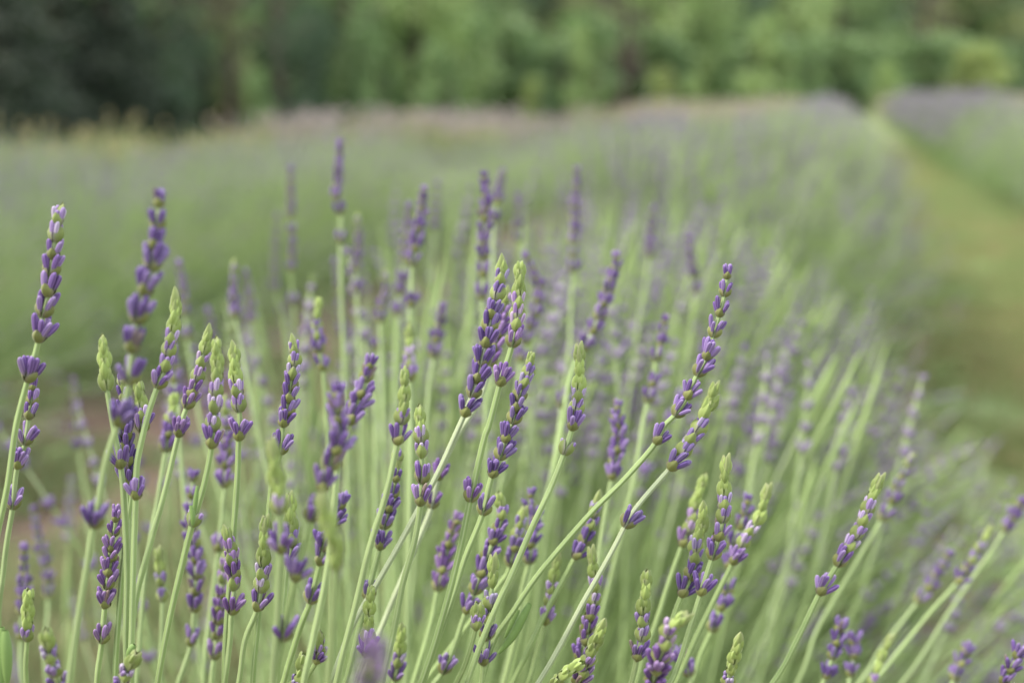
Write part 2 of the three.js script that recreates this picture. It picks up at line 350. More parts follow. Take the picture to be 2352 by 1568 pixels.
// a cupped, pointed bract standing on its foot at the origin, bulging towards +z
function bractGeometry(len, wid, bulge, open, colour, rim) {
  const b = new MB(), nu = 8, nv = 7, grid = [];
  for (let j = 0; j <= nv; j++) {
    const v = j / nv, w = wid * Math.pow(Math.sin(Math.PI * Math.min(0.985, 0.1 + 0.9 * v * 0.98 + 0.01)), 0.75) * (v < 0.5 ? 1 : 1 - 0.25 * (v - 0.5)), row = [];
    for (let i = 0; i <= nu; i++) {
      const u = i / nu * 2 - 1, keel = (1 - Math.abs(u)) * 0.00025;
      const z = bulge * Math.sin(Math.PI * Math.min(1, 0.12 + v * 0.8)) * (1 - u * u * 0.95) + open * v * len - 0.35 * Math.abs(u) * w * 0.5 + keel;
      const vein = i % 2 ? 1 : 0.9;
      row.push(b.v(u * w * 0.5, v * len, z, scalec(mixc(colour, rim, Math.max(0, Math.abs(u) - 0.7) * 2 + Math.max(0, v - 0.86) * 2.5), vein)));
    }
    grid.push(row);
  }
  for (let j = 0; j < nv; j++) for (let i = 0; i < nu; i++) b.quad(grid[j][i], grid[j][i + 1], grid[j + 1][i + 1], grid[j + 1][i]);
  return b.geometry();
}
const M4 = (x, y, z, rx, ry, rz, s = 1) => new THREE.Matrix4().compose(V(x, y, z), new THREE.Quaternion().setFromEuler(new THREE.Euler(rx, ry, rz, 'YXZ')), V(s, s, s));
function bractPair(kind, k) {                                  // two facing bracts round the stem, plus what sits under them
  const t = 0.9 + 0.1 * k, parts = [];
  for (const side of [0, Math.PI]) {
    const g = kind === 'green' ? bractGeometry(0.0061, 0.0042, 0.0016, 0.1, scalec(C.bract, t), [0.42, 0.46, 0.24]) : kind === 'mixed' ? bractGeometry(0.0054, 0.0047, 0.0018, 0.12, scalec(mixc(C.bract, C.olive, 0.3), t), [0.34, 0.28, 0.36]) : bractGeometry(0.0043, 0.0046, 0.0014, 0.36, scalec(C.olive, t), [0.25, 0.19, 0.2]);
    const p = M4(0, 0, 0, 0, side, 0).multiply(M4(0, kind === 'open' ? -0.0006 : 0, 0.0006, 0.02, 0, 0));
    parts.push(g.applyMatrix4(p));
    if (kind === 'green') for (const d of [-1, 1]) parts.push(bractGeometry(0.0052, 0.003, 0.0012, 0.12, scalec(C.bract, t * 1.12), [0.45, 0.48, 0.3]).applyMatrix4(M4(0, 0.0022, 0, 0, side + d * 0.85, 0).multiply(M4(0, 0, 0.0005, 0, 0, 0))));
  }
  return mergeGeometries(parts);
}
const BRACTS = { green: [bractPair('green', 0), bractPair('green', 2), bractPair('green', 4)], mixed: [bractPair('mixed', 0), bractPair('mixed', 2)], open: [bractPair('open', 0), bractPair('open', 2)] };
const TIPS = [0, 1, 2, 3].map(v => { const a = []; for (let k = 0; k < 4 + v % 3; k++) a.push(bractGeometry(0.0052 + 0.0005 * v + rr(0, 0.0012), 0.0027 + 0.0003 * v, 0.0010, -0.1 + 0.045 * v, scalec(mixc(C.bract, [0.36, 0.38, 0.2], 0.12 * v), 1.0 + 0.07 * (k % 2)), [0.44, 0.44, 0.28]).applyMatrix4(M4(0, k * 0.0006, 0, 0, k * 2.4, 0).multiply(M4(0, 0, 0.0006, 0, 0, 0)))); return mergeGeometries(a); });

// where the buds of a whorl sit: [azimuth, tilt, height, length]
function budSpots(kind) {
  const S = [];
  for (const side of [0, Math.PI]) {
    if (kind === 'P') {
      const n = 2 + Math.floor(rnd() * 2.6);
      for (let k = 0; k < n; k++) { const f = k / (n - 1) * 2 - 1, outer = (k + n) % 2; S.push([side + f * 0.95 + rr(-0.15, 0.15), (outer ? 0.46 : 0.25) + rr(-0.12, 0.16), (outer ? 0.0004 : 0.0012) + rr(0, 0.0008), rr(0.85, 1.12)]); }
      if (rnd() < 0.7) S.push([side + rr(-0.6, 0.6), rr(0.1, 0.25), 0.002 + rr(0, 0.001), rr(0.75, 0.95)]);
    }
    if (kind === 'p') { const n = 2 + (rnd() < 0.4); for (let k = 0; k < n; k++) S.push([side + (k / (n - 1) * 2 - 1) * 0.8 + rr(-0.15, 0.15), 0.23 + rr(-0.1, 0.14), 0.0009 + rr(0, 0.0006), rr(0.78, 1.0)]); }
    if (kind === 'm') { for (let k = 0; k < 2; k++) S.push([side + (k ? 1.1 : -1.1) + rr(-0.2, 0.2), 0.12 + rr(-0.06, 0.1), 0.0014 + rr(0, 0.0008), rr(0.62, 0.84)]); if (rnd() < 0.5) S.push([side + rr(-0.2, 0.2), 0.06, 0.0022, rr(0.45, 0.6)]); }
    if (kind === 'n') S.push([side + rr(-0.3, 0.3), 0.3, 0.0016, 0.62]);
  }
  return S;
}
const budMatrix = ([az, tilt, y, len]) => M4(0, y, 0, 0, az, 0).multiply(M4(0, 0, 0.0013, tilt, 0, 0)).multiply(new THREE.Matrix4().makeScale(0.5 + 0.5 * len, len, 0.5 + 0.5 * len));
function budKind(kind) { return kind === 'm' || kind === 'n' ? [2, 3, 3, 4, 5][Math.floor(rnd() * 5)] : rnd() < 0.035 ? 6 : Math.floor(rnd() * 4); }

// one whorl: bracts as its mesh, buds as children, or all in one mesh where the lens blurs them together
function addWhorl(parent, kind, pos, tangent, turn, size, merged) {
  const bk = kind === 'g' ? 'green' : kind === 'm' || kind === 'n' ? 'mixed' : 'open', list = BRACTS[bk];
  const q = new THREE.Quaternion().setFromUnitVectors(UPV, tangent).multiply(new THREE.Quaternion().setFromAxisAngle(UPV, turn));
  const br = list[Math.floor(rnd() * list.length)], spots = budSpots(kind).map(s => [budMatrix(s), BUDS[budKind(kind)]]);
  const g = merged && spots.length ? mergeGeometries([br, ...spots.map(([m, b]) => b.clone().applyMatrix4(m))]) : br;
  const w = mesh(kind === 'g' ? 'bract' : 'whorl', g, bractMat, parent);
  w.position.copy(pos); w.quaternion.copy(q); w.scale.setScalar(size);
  if (!merged) for (const [m, b] of spots) { const bud = mesh('bud', b, budMat, w); bud.applyMatrix4(m); }
  return w;
}

// ---------------------------------------------------------------- the lavender stalks that can be told apart
const STALKS = [
  ["topmost sharp purple spike at the far left edge, its lowest whorls widely spaced", ".455", "137,490 130,518 120,597 109,676 98,725 87,785 62,875 47,931 36,978 17,1111 6,1167 -4,1212 -26,1355", "m520 m556 p593 p635 p678 P725 P785 P875"],
  ["largest purple spike of all, slightly blurred, standing tall at the left, thick stem", ".385", "367,433 359,533 347,616 331,676 312,744 302,809 295,883 269,976 244,1055 223,1167 214,1209 199,1299 180,1412 158,1569", "p477 p531 p575 P620 P676 P740 P809 P883 P976 P1209"],
  ["narrow purple spike half hidden behind the leftmost stem, its last small whorl set apart below", ".5", "74,879 71,924 64,965 56,1021 38,1075 28,1166 15,1243 6,1318 -4,1430", "p898 p928 p961 P1021 P1074 P1166"],
  ["green tipped spike leaning right beside the largest purple spike, open purple whorl at its foot", ".465", "403,689 401,729 394,770 387,804 376,852 360,890 340,950 327,1002 314,1066 311,1149 307,1261 302,1449 300,1569", "g725 g747 g770 m796 m822 m854 P890 P1145"],
  ["pale green closed spike peeking out from behind the left side of the largest purple spike", ".47", "236,790 240,834 246,901 259,978 277,1074 286,1186 291,1318 293,1569", "g819 g845 g871 g899 P1074"],
  ["crowded purple spike right behind the lower whorls of the largest purple spike", ".5", "280,867 285,935 287,1025 291,1109 299,1243 302,1569", "m890 p920 p950 p987 p1010 p1036 P1070 P1111"],
  ["half green, half purple spike leaning right, left of the big sharp green topped spike", ".51", "477,770 466,815 451,871 428,935 415,976 376,1137 346,1243 316,1355 302,1449 297,1569", "g792 g815 m847 m879 p909 P937 P1002"],
  ["big sharp green topped spike at left, purple edged bracts below its tip", ".465", "497,796 498,860 494,916 488,978 485,1027 466,1122 439,1211 409,1333 387,1430 361,1569", "g822 g851 g883 m916 m950 m991 P1027 n1209"],
  ["slender green tipped spike standing just right of the big sharp green topped spike at left", ".5", "537,809 542,879 548,931 551,978 548,1008 545,1092 536,1224 526,1355 515,1569", "g834 g858 g886 m916 m946 P1008"],
  ["dark violet sharp spike near the lower left corner, right of the thick near stem", ".5", "267,1156 263,1205 254,1265 246,1336 240,1395 233,1475 222,1569", "p1197 P1231 P1267 P1288 P1321 P1351 P1395 P1474"],
  ["small slim upright spike with dry tip and dark purple buds, low at left", ".5", "522,1231 530,1265 535,1310 537,1355 531,1412 528,1468 515,1569", "g1252 m1276 m1299 p1329 m1355 P1408"],
  ["blurred violet spike behind the stem with a small yellow bract, low at left", ".6", "445,1079 438,1149 439,1212 449,1280 449,1355 445,1408 436,1487 409,1569", "p1104 p1145 p1190 P1220 P1258 P1295 P1329 P1366 P1404 P1483"],
  ["blurred greyish purple spike standing behind the slender green tipped one in the left third", ".63", "516,924 522,976 520,1017 515,1119 500,1269 481,1412 466,1569", "m954 p987 p1021 P1047 P1077 P1119 P1269"],
  ["short bright green closed spike upright near the lower left corner", ".52", "64,1373 62,1430 61,1472 60,1569", "g1397 g1423 g1447 m1472"],
  ["blurred green and mauve tip rising from the bottom edge near the left corner", ".42", "106,1462 116,1513 130,1558 150,1618", "g1490 m1520 m1551 p1581"],
  ["yellow green tip with mauve lower buds at the bottom edge, right of dark violet spike", ".45", "309,1511 291,1543 280,1581 274,1618", "g1534 m1558 p1588"],
  ["faint lilac spike with green bits at low left, beside the slim dry tipped one", ".58", "515,1280 507,1355 496,1468 485,1569", "m1310 m1340 p1374 p1404 p1434 P1468 P1513"],
  ["blurred pale green spike over faded lilac buds, low between two leaning stems at left", ".6", "364,1273 370,1355 372,1385 370,1569", "g1295 g1318 m1348 m1382"],
  ["blurred purple spike low at the far left, just above the short bright green closed spike", ".66", "54,1243 54,1318 51,1378 47,1468 51,1569", "p1273 p1299 p1325 P1351 P1378 P1412 P1468"],
  ["strongly blurred cluster of purple buds at the lower left, left of the dark violet spike", ".78", "75,1160 90,1243 109,1318 109,1393 107,1569", "p1182 p1205 p1228 p1250 P1276 P1306 P1340 P1374"],
  ["lone blurred mauve spike standing before the dark hollow at the far left", ".95", "169,864 173,935 177,1002 181,1036 195,1130 210,1280", "p883 p901 p920 p939 p958 p995 P1032"],
  ["blurred grey violet spike right of the largest purple spike, one detached whorl beneath", ".85", "409,593 421,672 424,725 430,781 441,860 451,924 462,979", "p620 p638 p657 p676 p698 P725 P779"],
  ["left one of a blurred close purple pair before the dark hollow at left", ".8", "537,606 537,672 540,729 548,774 560,834 575,916", "m631 p653 p672 p691 P710 P729"],
  ["right one of a blurred close purple pair before the dark hollow at left", ".95", "563,616 575,691 580,747 592,841 601,916", "p638 p657 p680 p698 p717 P740"],
  ["small blurred spike between the leaning green tipped pair and the dark hollow at left", ".95", "475,702 488,766 495,841 503,916", "p725 p744 p762 P785 P837"],
  ["blurred lilac whorls just behind the bud tipped spike leaning right at left", ".7", "394,796 400,879 408,924 409,979", "p826 p852 P879 P916"],
  ["soft green spike with faint mauve foot, just left of the leaning half green one", ".6", "399,916 393,954 383,1017 376,1055 361,1149 338,1280 323,1430", "g935 g961 m976 p1006 P1036"],
  ["short green spike low behind the stem of the largest purple spike", ".5", "319,898 326,954 324,1002 302,1130 280,1318 263,1569", "g922 g946 m971 P991"],
  ["tall blurred purple spike rising high, just left of the tallest one", ".95", "668,378 668,500 671,541 669,631 673,702 678,792 686,898", "p400 p420 p440 p460 p480 p502 P540 p571 p593 P623 P702"],
  ["faint blurred purple spike, second to the left of the tallest one", "1.15", "637,488 631,653 641,698 650,729 663,841", "p511 p533 p556 p578 p601 p623 p646 P668 P721"],
  ["tallest spike, reaching nearest the pink field edge, blurred with two separate whorls below its head", ".8", "781,318 776,400 772,462 781,492 781,556 783,676 789,804 791,916 796,1092 798,1318", "p342 p360 p378 p396 p414 p434 p454 P462 P494 P558"],
  ["dim purple spike hanging close behind the stem of the tallest spike", "1.0", "768,590 779,691 791,781 796,879 804,979", "p616 p638 p661 p683 p710 p736 P762 P781"],
  ["slim blurred spike with pale tip right of the stem of the tallest spike", ".85", "821,496 823,559 817,620 819,668 822,729 825,841 827,979", "m518 p541 p559 p578 p599 P620 P670"],
  ["dense blurred purple spike leaning right in the upper middle, left of the bright violet one", ".74", "975,424 967,484 958,541 947,612 943,706 939,766 937,879 937,979", "p447 p466 p486 P509 P533 P558 P578 P612 P706"],
  ["dim spike close behind the left flank of the dense blurred one in the upper middle", ".85", "939,462 932,559 926,616 917,680 912,725 907,841 905,954", "p484 p507 p529 p552 p575 p601 P650 P678 P725"],
  ["faint grey purple spike between the dense leaning one and the bright violet one", "1.1", "1005,413 1001,484 996,548 994,616 996,729", "p432 p451 p469 p488 p507 P529"],
  ["bright violet blurred spike in the upper middle with cup shaped whorls spaced down its stem", ".72", "1113,415 1115,447 1114,514 1112,567 1110,638 1108,687 1110,766 1114,879 1116,979", "p413 p436 p458 P484 P511 P541 P567 P597 P636 P687"],
  ["blurred spike leaning right, close behind the right flank of the bright violet one", ".86", "1155,388 1144,447 1134,511 1131,578 1129,691", "p405 p425 p428 p447 P469 P511"],
  ["short blurred pale tipped spike below left of the dense leaning one", ".8", "884,629 887,661 877,710 873,740 875,804 877,879 879,979", "m650 p672 p691 P713 P740"],
  ["small blurred spike with one cup whorl set below, left of the close purple pair", ".75", "1016,697 1009,747 999,789 996,826 986,879 979,979", "p717 p736 p755 P787 P822"],
  ["single blurred cup of purple buds on a faint stem, mid height left of centre", ".8", "864,781 863,804 863,879 862,979", "P804"],
  ["blurred upright spike with bright green head, left of the small cup whorled spike", ".65", "939,755 941,804 941,871 943,954 943,1092", "g781 g807 m830 m852 P875"],
  ["blurred greenish spike with detached purple cup, above right of the thin focused purple one", ".65", "731,695 728,747 734,807 741,852 746,916 753,1017 757,1205", "g712 g736 m762 m785 P807 P851"],
  ["thin purple spike in focus left of centre, above a thick green bud head", ".5", "674,794 676,834 669,875 661,931 650,976 648,1002 642,1047 626,1100 614,1205 603,1318 592,1430 580,1569", "m819 m843 m873 p896 p924 p954 P978 P1042"],
  ["purple spike bending right behind the shoulder of the big near one left of centre", ".43", "848,828 847,841 828,909 810,954 783,1025 772,1104 765,1190 750,1318 719,1468 697,1569", "p849 p875 P913 P946 P973"],
  ["big near blurred purple spike left of centre, broad crowded whorls, forked buds below", ".395", "775,898 772,931 776,961 780,1013 765,1051 748,1092 734,1137 714,1194 697,1250 678,1331 659,1412 650,1464 626,1569", "p916 P950 P976 P1010 P1042 P1077 P1126 P1196 P1331 P1468"],
  ["loose purple whorl in the shade right behind the foot of the big near purple spike", ".45", "783,1141 774,1190 746,1243 734,1295 712,1383 693,1430 663,1524 650,1569", "P1167 P1205 P1263 P1295 P1383"],
  ["thick blurred green bud head left of the big near purple spike", ".395", "626,1030 635,1111 642,1182 645,1265 642,1318 637,1430 627,1569", "g1062 g1092 g1122 g1152 m1182 P1267"],
  ["blurred yellow green bud head slanting before the foot of the big near spike", ".36", "742,1156 759,1220 773,1276 769,1306 765,1393 753,1569", "g1190 g1220 g1250 g1278 g1306"],
  ["short sharp lime spike between the thick green head and the big near spike", ".485", "666,1151 667,1205 668,1235 669,1265 659,1299 652,1374 635,1569", "g1177 g1201 g1228 m1256 P1293"],
  ["sharp spike of beadlike green bracts over purple buds, left of the thick blurred green head", ".49", "610,1203 606,1250 603,1303 599,1348 590,1400 563,1468 548,1569", "g1229 g1263 g1301 m1335 m1361 P1400"],
  ["light green blurred spike whose long straight stem crosses a purple spike left of centre", ".455", "929,856 928,916 920,976 912,1021 885,1141 851,1250 813,1404 772,1569", "g890 g928 g961 m976 P1019"],
  ["slim purple spike partly covered by the light green spike's long straight stem", ".52", "912,1042 914,1074 907,1107 900,1141 890,1179 881,1212 872,1259 858,1310 843,1374 828,1430 793,1569", "m1064 p1105 p1141 P1175 P1212 P1259 P1374"],
  ["sharp upright spike with green beadlike top and small purple fork below, near the middle", ".48", "964,951 967,1002 969,1051 969,1107 965,1160 952,1243 926,1336 904,1449 877,1569", "g976 g1002 m1019 m1051 p1107 P1160"],
  ["left one of the close purple pair in the centre, its pale tip higher", ".51 w", "1152,610 1148,650 1140,687 1129,729 1118,777 1106,834 1095,879 1065,956 1054,981 1001,1096 956,1179 915,1254 866,1340 813,1430 757,1569", "g638 m657 m691 p730 p759 P796 P841 P879 P911 P956"],
  ["right one of the close purple pair in the centre, shorter, two loose cups below", ".55 w", "1163,680 1155,717 1148,751 1140,777 1125,839 1103,916 1050,1002 1005,1100 990,1167 949,1269 896,1393 851,1505 828,1569", "m702 p729 P751 P777 P807 P839 P1100 P1166"],
  ["sharp spike with pointed lime green tip, right of the close purple pair", ".48", "1194,618 1192,665 1189,710 1184,755 1173,804 1148,883 1123,978 1114,1002 1080,1149 1054,1273 1020,1404 967,1569", "g640 g667 g691 m713 m740 m760 P794 P884 P1152"],
  ["plump sharp purple spike in the centre, whitish closed tip, leaning right", ".5", "1218,822 1214,852 1200,890 1187,928 1178,969 1163,1002 1148,1051 1129,1096 1108,1182 1069,1280 1039,1374 1005,1468 971,1569", "g847 m871 m894 p920 p946 P971 P1013 P1053 P1096 P1182"],
  ["blurred mauve spike behind the pair of parallel stems just below the centre", ".6", "1054,1182 1031,1250 1016,1310 1005,1355 990,1430 949,1569", "p1205 p1231 p1258 P1288 P1318 P1355"],
  ["violet spike with green crown right of the parallel stems, below the centre", ".54", "1148,1149 1151,1190 1133,1243 1114,1291 1091,1355 1069,1408 1042,1487 1012,1551 997,1569", "g1169 m1194 p1224 P1250 P1288 P1325 P1363 P1408 P1545"],
  ["green and lilac spike low in the middle, right beside the violet one with stray cup", ".5", "1133,1291 1131,1340 1125,1397 1118,1464 1110,1524 1106,1569", "g1316 g1350 m1400 m1434 p1468 P1524"],
  ["small green beadlike spike low in the middle, right beside the long straight stem", ".49", "852,1357 847,1412 845,1449 840,1502 828,1536 817,1569", "g1385 g1415 g1449 m1475 P1504"],
  ["very blurred lilac blob nearest the camera at the bottom edge, left of the middle", ".27", "865,1468 857,1513 847,1558 836,1637", "P1520 P1566"],
  ["small lilac tip with green cap at the bottom edge, under the forked purple buds", ".5", "733,1468 727,1517 712,1543 697,1569", "g1490 m1505 P1520"],
  ["pale green tip at the bottom edge, left of the small lilac green capped one", ".48", "696,1520 689,1551 678,1581 663,1637", "g1541 g1566 m1584"],
  ["soft green and lilac spike at the bottom edge, right of the very blurred lilac blob", ".55", "922,1452 917,1498 907,1558 902,1581", "g1479 g1505 m1532 P1560"],
  ["short green sprout with a bud, low, left of the green and lilac spike", ".49", "1097,1404 1093,1442 1069,1524 1048,1569", "g1427 m1445"],
  ["sharpest purple spike of the photo, right of centre, curving over on a long bowed stem", ".5", "1674,605 1670,638 1664,680 1651,729 1638,774 1623,822 1600,864 1578,913 1552,952 1527,977 1507,1016 1439,1096 1364,1171 1281,1265 1229,1329 1176,1408 1136,1468 1106,1569", "p640 p679 P727 P774 P826 P862 P914 P954 P1017"],
  ["pale lime tipped spike close below the sharpest purple one, whitish straight stem", ".5 w", "1640,896 1629,931 1614,958 1600,991 1574,1028 1557,1055 1537,1078 1461,1167 1436,1209 1401,1276 1345,1374 1289,1479 1236,1569", "g920 g944 g965 m998 m1025 m1051 P1077 P1209"],
  ["sharp green spike with purple edged foot standing alone between centre and the sharpest purple spike", ".49", "1331,808 1331,860 1327,916 1321,954 1314,985 1295,1044 1266,1119 1225,1205 1176,1318 1144,1385 1110,1464 1073,1569", "g834 g867 g905 m928 m954 P987 n1044"],
  ["deep violet blurred spike leaning right behind the lone sharp green one, above it", ".68", "1411,575 1415,605 1401,650 1392,683 1375,729 1356,774 1334,806 1307,879 1292,979", "p601 p623 P650 P676 P706 P736 P766 P804"],
  ["short blurred grey purple spike upper right, just left of the sharpest spike's tip", ".95", "1582,539 1591,601 1596,642 1597,672 1591,729 1574,841", "p559 p578 p597 p616 P640 P672"],
  ["dim blurred spike high right of centre, right of the long hazy one", ".95", "1502,471 1495,541 1492,586 1482,653 1469,729 1454,841", "p492 p514 p533 p552 P571 P590"],
  ["long hazy purple spike high right of centre above the deep violet leaning one", ".85", "1325,383 1322,466 1319,541 1315,631 1311,729 1304,841", "p400 p420 p439 p462 p484 p511 P537 P563 P593 P627"],
  ["faint double hazy spike high in the middle, right of the bright violet one", ".95", "1190,450 1191,484 1190,559 1193,623 1199,729", "p458 p481 p503 P526 P556"],
  ["hazy mauve spike curving down behind the pointed lime green tip in the centre", ".75", "1202,575 1221,616 1238,661 1230,710 1217,747 1204,789 1195,834 1184,916", "p601 p623 p646 P668 P698 P729 P759 P790 P830"],
  ["large blurred mauve spike between the lone sharp green spike and the sharpest purple one", ".68", "1533,721 1525,751 1520,785 1508,822 1499,886 1488,924 1476,976 1458,1092", "p747 P770 P796 P830 P890 P924"],
  ["single blurred purple cup in the middle just left of the lone sharp green spike", ".68", "1302,890 1296,909 1289,935 1285,978 1266,1092", "P935"],
  ["blurred plum spike above the long bowed stem, behind the lone sharp green one's right side", ".62", "1422,920 1416,954 1422,1002 1416,1047 1405,1100 1386,1205 1356,1393", "p943 p965 P987 P1013 P1043 P1070 P1100"],
  ["sharp upright spike of green bracts right of centre, below the sharpest one, forked cup beneath", ".5", "1668,1064 1665,1104 1663,1141 1661,1190 1651,1235 1635,1284 1610,1363 1589,1430 1559,1524 1540,1569", "g1089 g1111 g1145 m1175 m1201 p1239 P1283 P1365"],
  ["leaning green and purple spike touching the sharp upright forked cup spike on its left", ".515", "1615,1176 1610,1220 1600,1250 1594,1299 1580,1340 1565,1370 1548,1415 1529,1468 1503,1569", "g1199 g1224 g1250 m1276 m1297 p1329 P1368"],
  ["long leaning green tipped spike right of the sharp upright one, purple at its foot", ".55", "1762,1127 1743,1190 1709,1243 1681,1297 1645,1370 1597,1468 1567,1536 1552,1569", "g1152 g1177 g1205 m1235 m1258 P1295"],
  ["blurred violet spike behind the long leaning green tipped one, its cups strung far apart downward", ".62", "1719,1134 1713,1175 1702,1205 1687,1243 1676,1299 1669,1365 1655,1400 1635,1447 1608,1505 1589,1569", "p1160 P1186 P1216 P1258 P1306 P1366 P1402 P1449"],
  ["blurred green headed spike left of the leaning green and purple one, lilac at its foot", ".58", "1616,1102 1600,1149 1585,1205 1567,1252 1537,1336 1507,1430 1476,1513 1461,1569", "g1126 g1149 g1175 m1205 m1228 P1254"],
  ["dark purple budded spike low right of the middle, crossed by the whitish straight stem", ".52", "1360,1272 1364,1318 1366,1363 1360,1397 1353,1430 1345,1475 1334,1513 1326,1569", "g1299 g1329 m1361 m1393 p1423 p1453 P1479 P1517"],
  ["plump lime green bead spike at the bottom edge right of the middle", ".475", "1382,1443 1368,1475 1356,1502 1343,1539 1326,1569", "g1468 g1487 g1507 m1528 m1551 p1569"],
  ["small lime tip lying slanted at the very bottom edge right of the middle", ".48", "1316,1535 1296,1549 1276,1569 1259,1596", "g1543 g1556 g1573"],
  ["upright free standing lime green spike with purple fork, low right of the middle", ".5", "1485,1329 1482,1370 1477,1408 1475,1464 1463,1515 1450,1569", "g1350 g1378 g1412 m1442 m1472 P1513"],
  ["soft green spike with lilac foot crossing behind the bowed stem low right of the middle", ".55", "1280,1288 1270,1336 1262,1385 1252,1434 1232,1505 1214,1569", "g1312 g1336 m1370 m1395 P1432"],
  ["soft lilac and green spike behind the bowed stem, above the soft green one", ".545", "1373,1149 1356,1205 1338,1250 1319,1284 1289,1340 1251,1412 1199,1524", "m1190 m1220 p1250 P1282"],
  ["blurred violet spike left of the bowed stem below the middle, pale top", ".6", "1221,1122 1218,1160 1229,1190 1221,1235 1214,1295 1199,1355 1184,1468", "p1145 p1171 P1197 P1224 P1258 P1295"],
  ["thin lilac green spike at the left of the lilac pair just below the centre", ".57", "1202,1179 1191,1220 1180,1265 1165,1318 1151,1336", "g1201 m1220 m1243 p1265 P1299"],
  ["near blurred green and lilac spike at the bottom, right of the free standing lime", ".43", "1568,1421 1537,1449 1525,1487 1514,1517 1499,1569 1492,1599", "g1445 m1466 m1490 p1517 P1543 P1569"],
  ["lime green closed spike at the bottom edge far right of the middle, alone", ".47", "1697,1475 1685,1517 1674,1562 1668,1603", "g1502 g1524 g1547 m1573"],
  ["blurred purple cup near the bottom edge right of the near green and lilac spike", ".6", "1552,1487 1570,1520 1584,1551 1585,1581", "P1524 P1552"],
  ["lone sharp lime tipped spike on the right side, leaning right, one cup below", ".52", "2019,1105 2004,1141 1989,1179 1974,1214 1952,1254 1924,1297 1882,1366 1832,1468 1775,1569", "g1130 g1154 m1184 m1209 m1239 m1269 P1297 P1366"],
  ["left one of a blurred violet pair at the bottom right", ".6", "1934,1423 1922,1472 1910,1517 1890,1569", "P1453 P1483 P1513 P1558"],
  ["right one of a blurred violet pair at the bottom right", ".64", "1965,1462 1960,1517 1952,1558 1944,1596", "P1483 P1513 P1554"],
  ["violet spike cut by the bottom right corner", ".55", "2351,1485 2327,1528 2305,1569 2290,1599", "P1513 P1543 P1569"],
  ["blurred lilac spike near the bottom right corner, above the reddish soil", ".66", "2224,1485 2207,1524 2188,1569 2177,1596", "p1505 P1532 P1562"],
  ["blurred mauve spike leaning right above the lone sharp one on the right side", ".72", "2093,1053 2064,1111 2046,1160 2023,1197 1952,1318 1877,1449 1832,1569", "m1074 p1100 p1126 P1156 P1194"],
  ["slanted dark mauve spike over the reddish soil at the lower right", ".75", "2188,1261 2158,1310 2121,1366 2083,1415 2027,1487 1974,1569", "p1284 p1306 P1329 P1355 P1385"],
  ["slanted pale green and lilac spike beside the dark mauve one at the lower right", ".7", "2271,1222 2237,1280 2215,1318 2140,1404 2057,1505 2004,1569", "g1243 m1269 m1295 p1318 P1340"],
  ["blurred lime spike slanting before the reddish soil near the bottom right", ".62", "2044,1470 2023,1517 2004,1569 1989,1611", "g1494 g1520 g1547 m1577"],
  ["faint lilac spike leaning into the right edge low in the photo", ".75", "2354,1141 2324,1194 2271,1276 2177,1412 2072,1569", "p1167 P1194 P1220"],
];
const CROWN = land(-0.30, 0.62, 0.3);                          // where the nearest bush roots
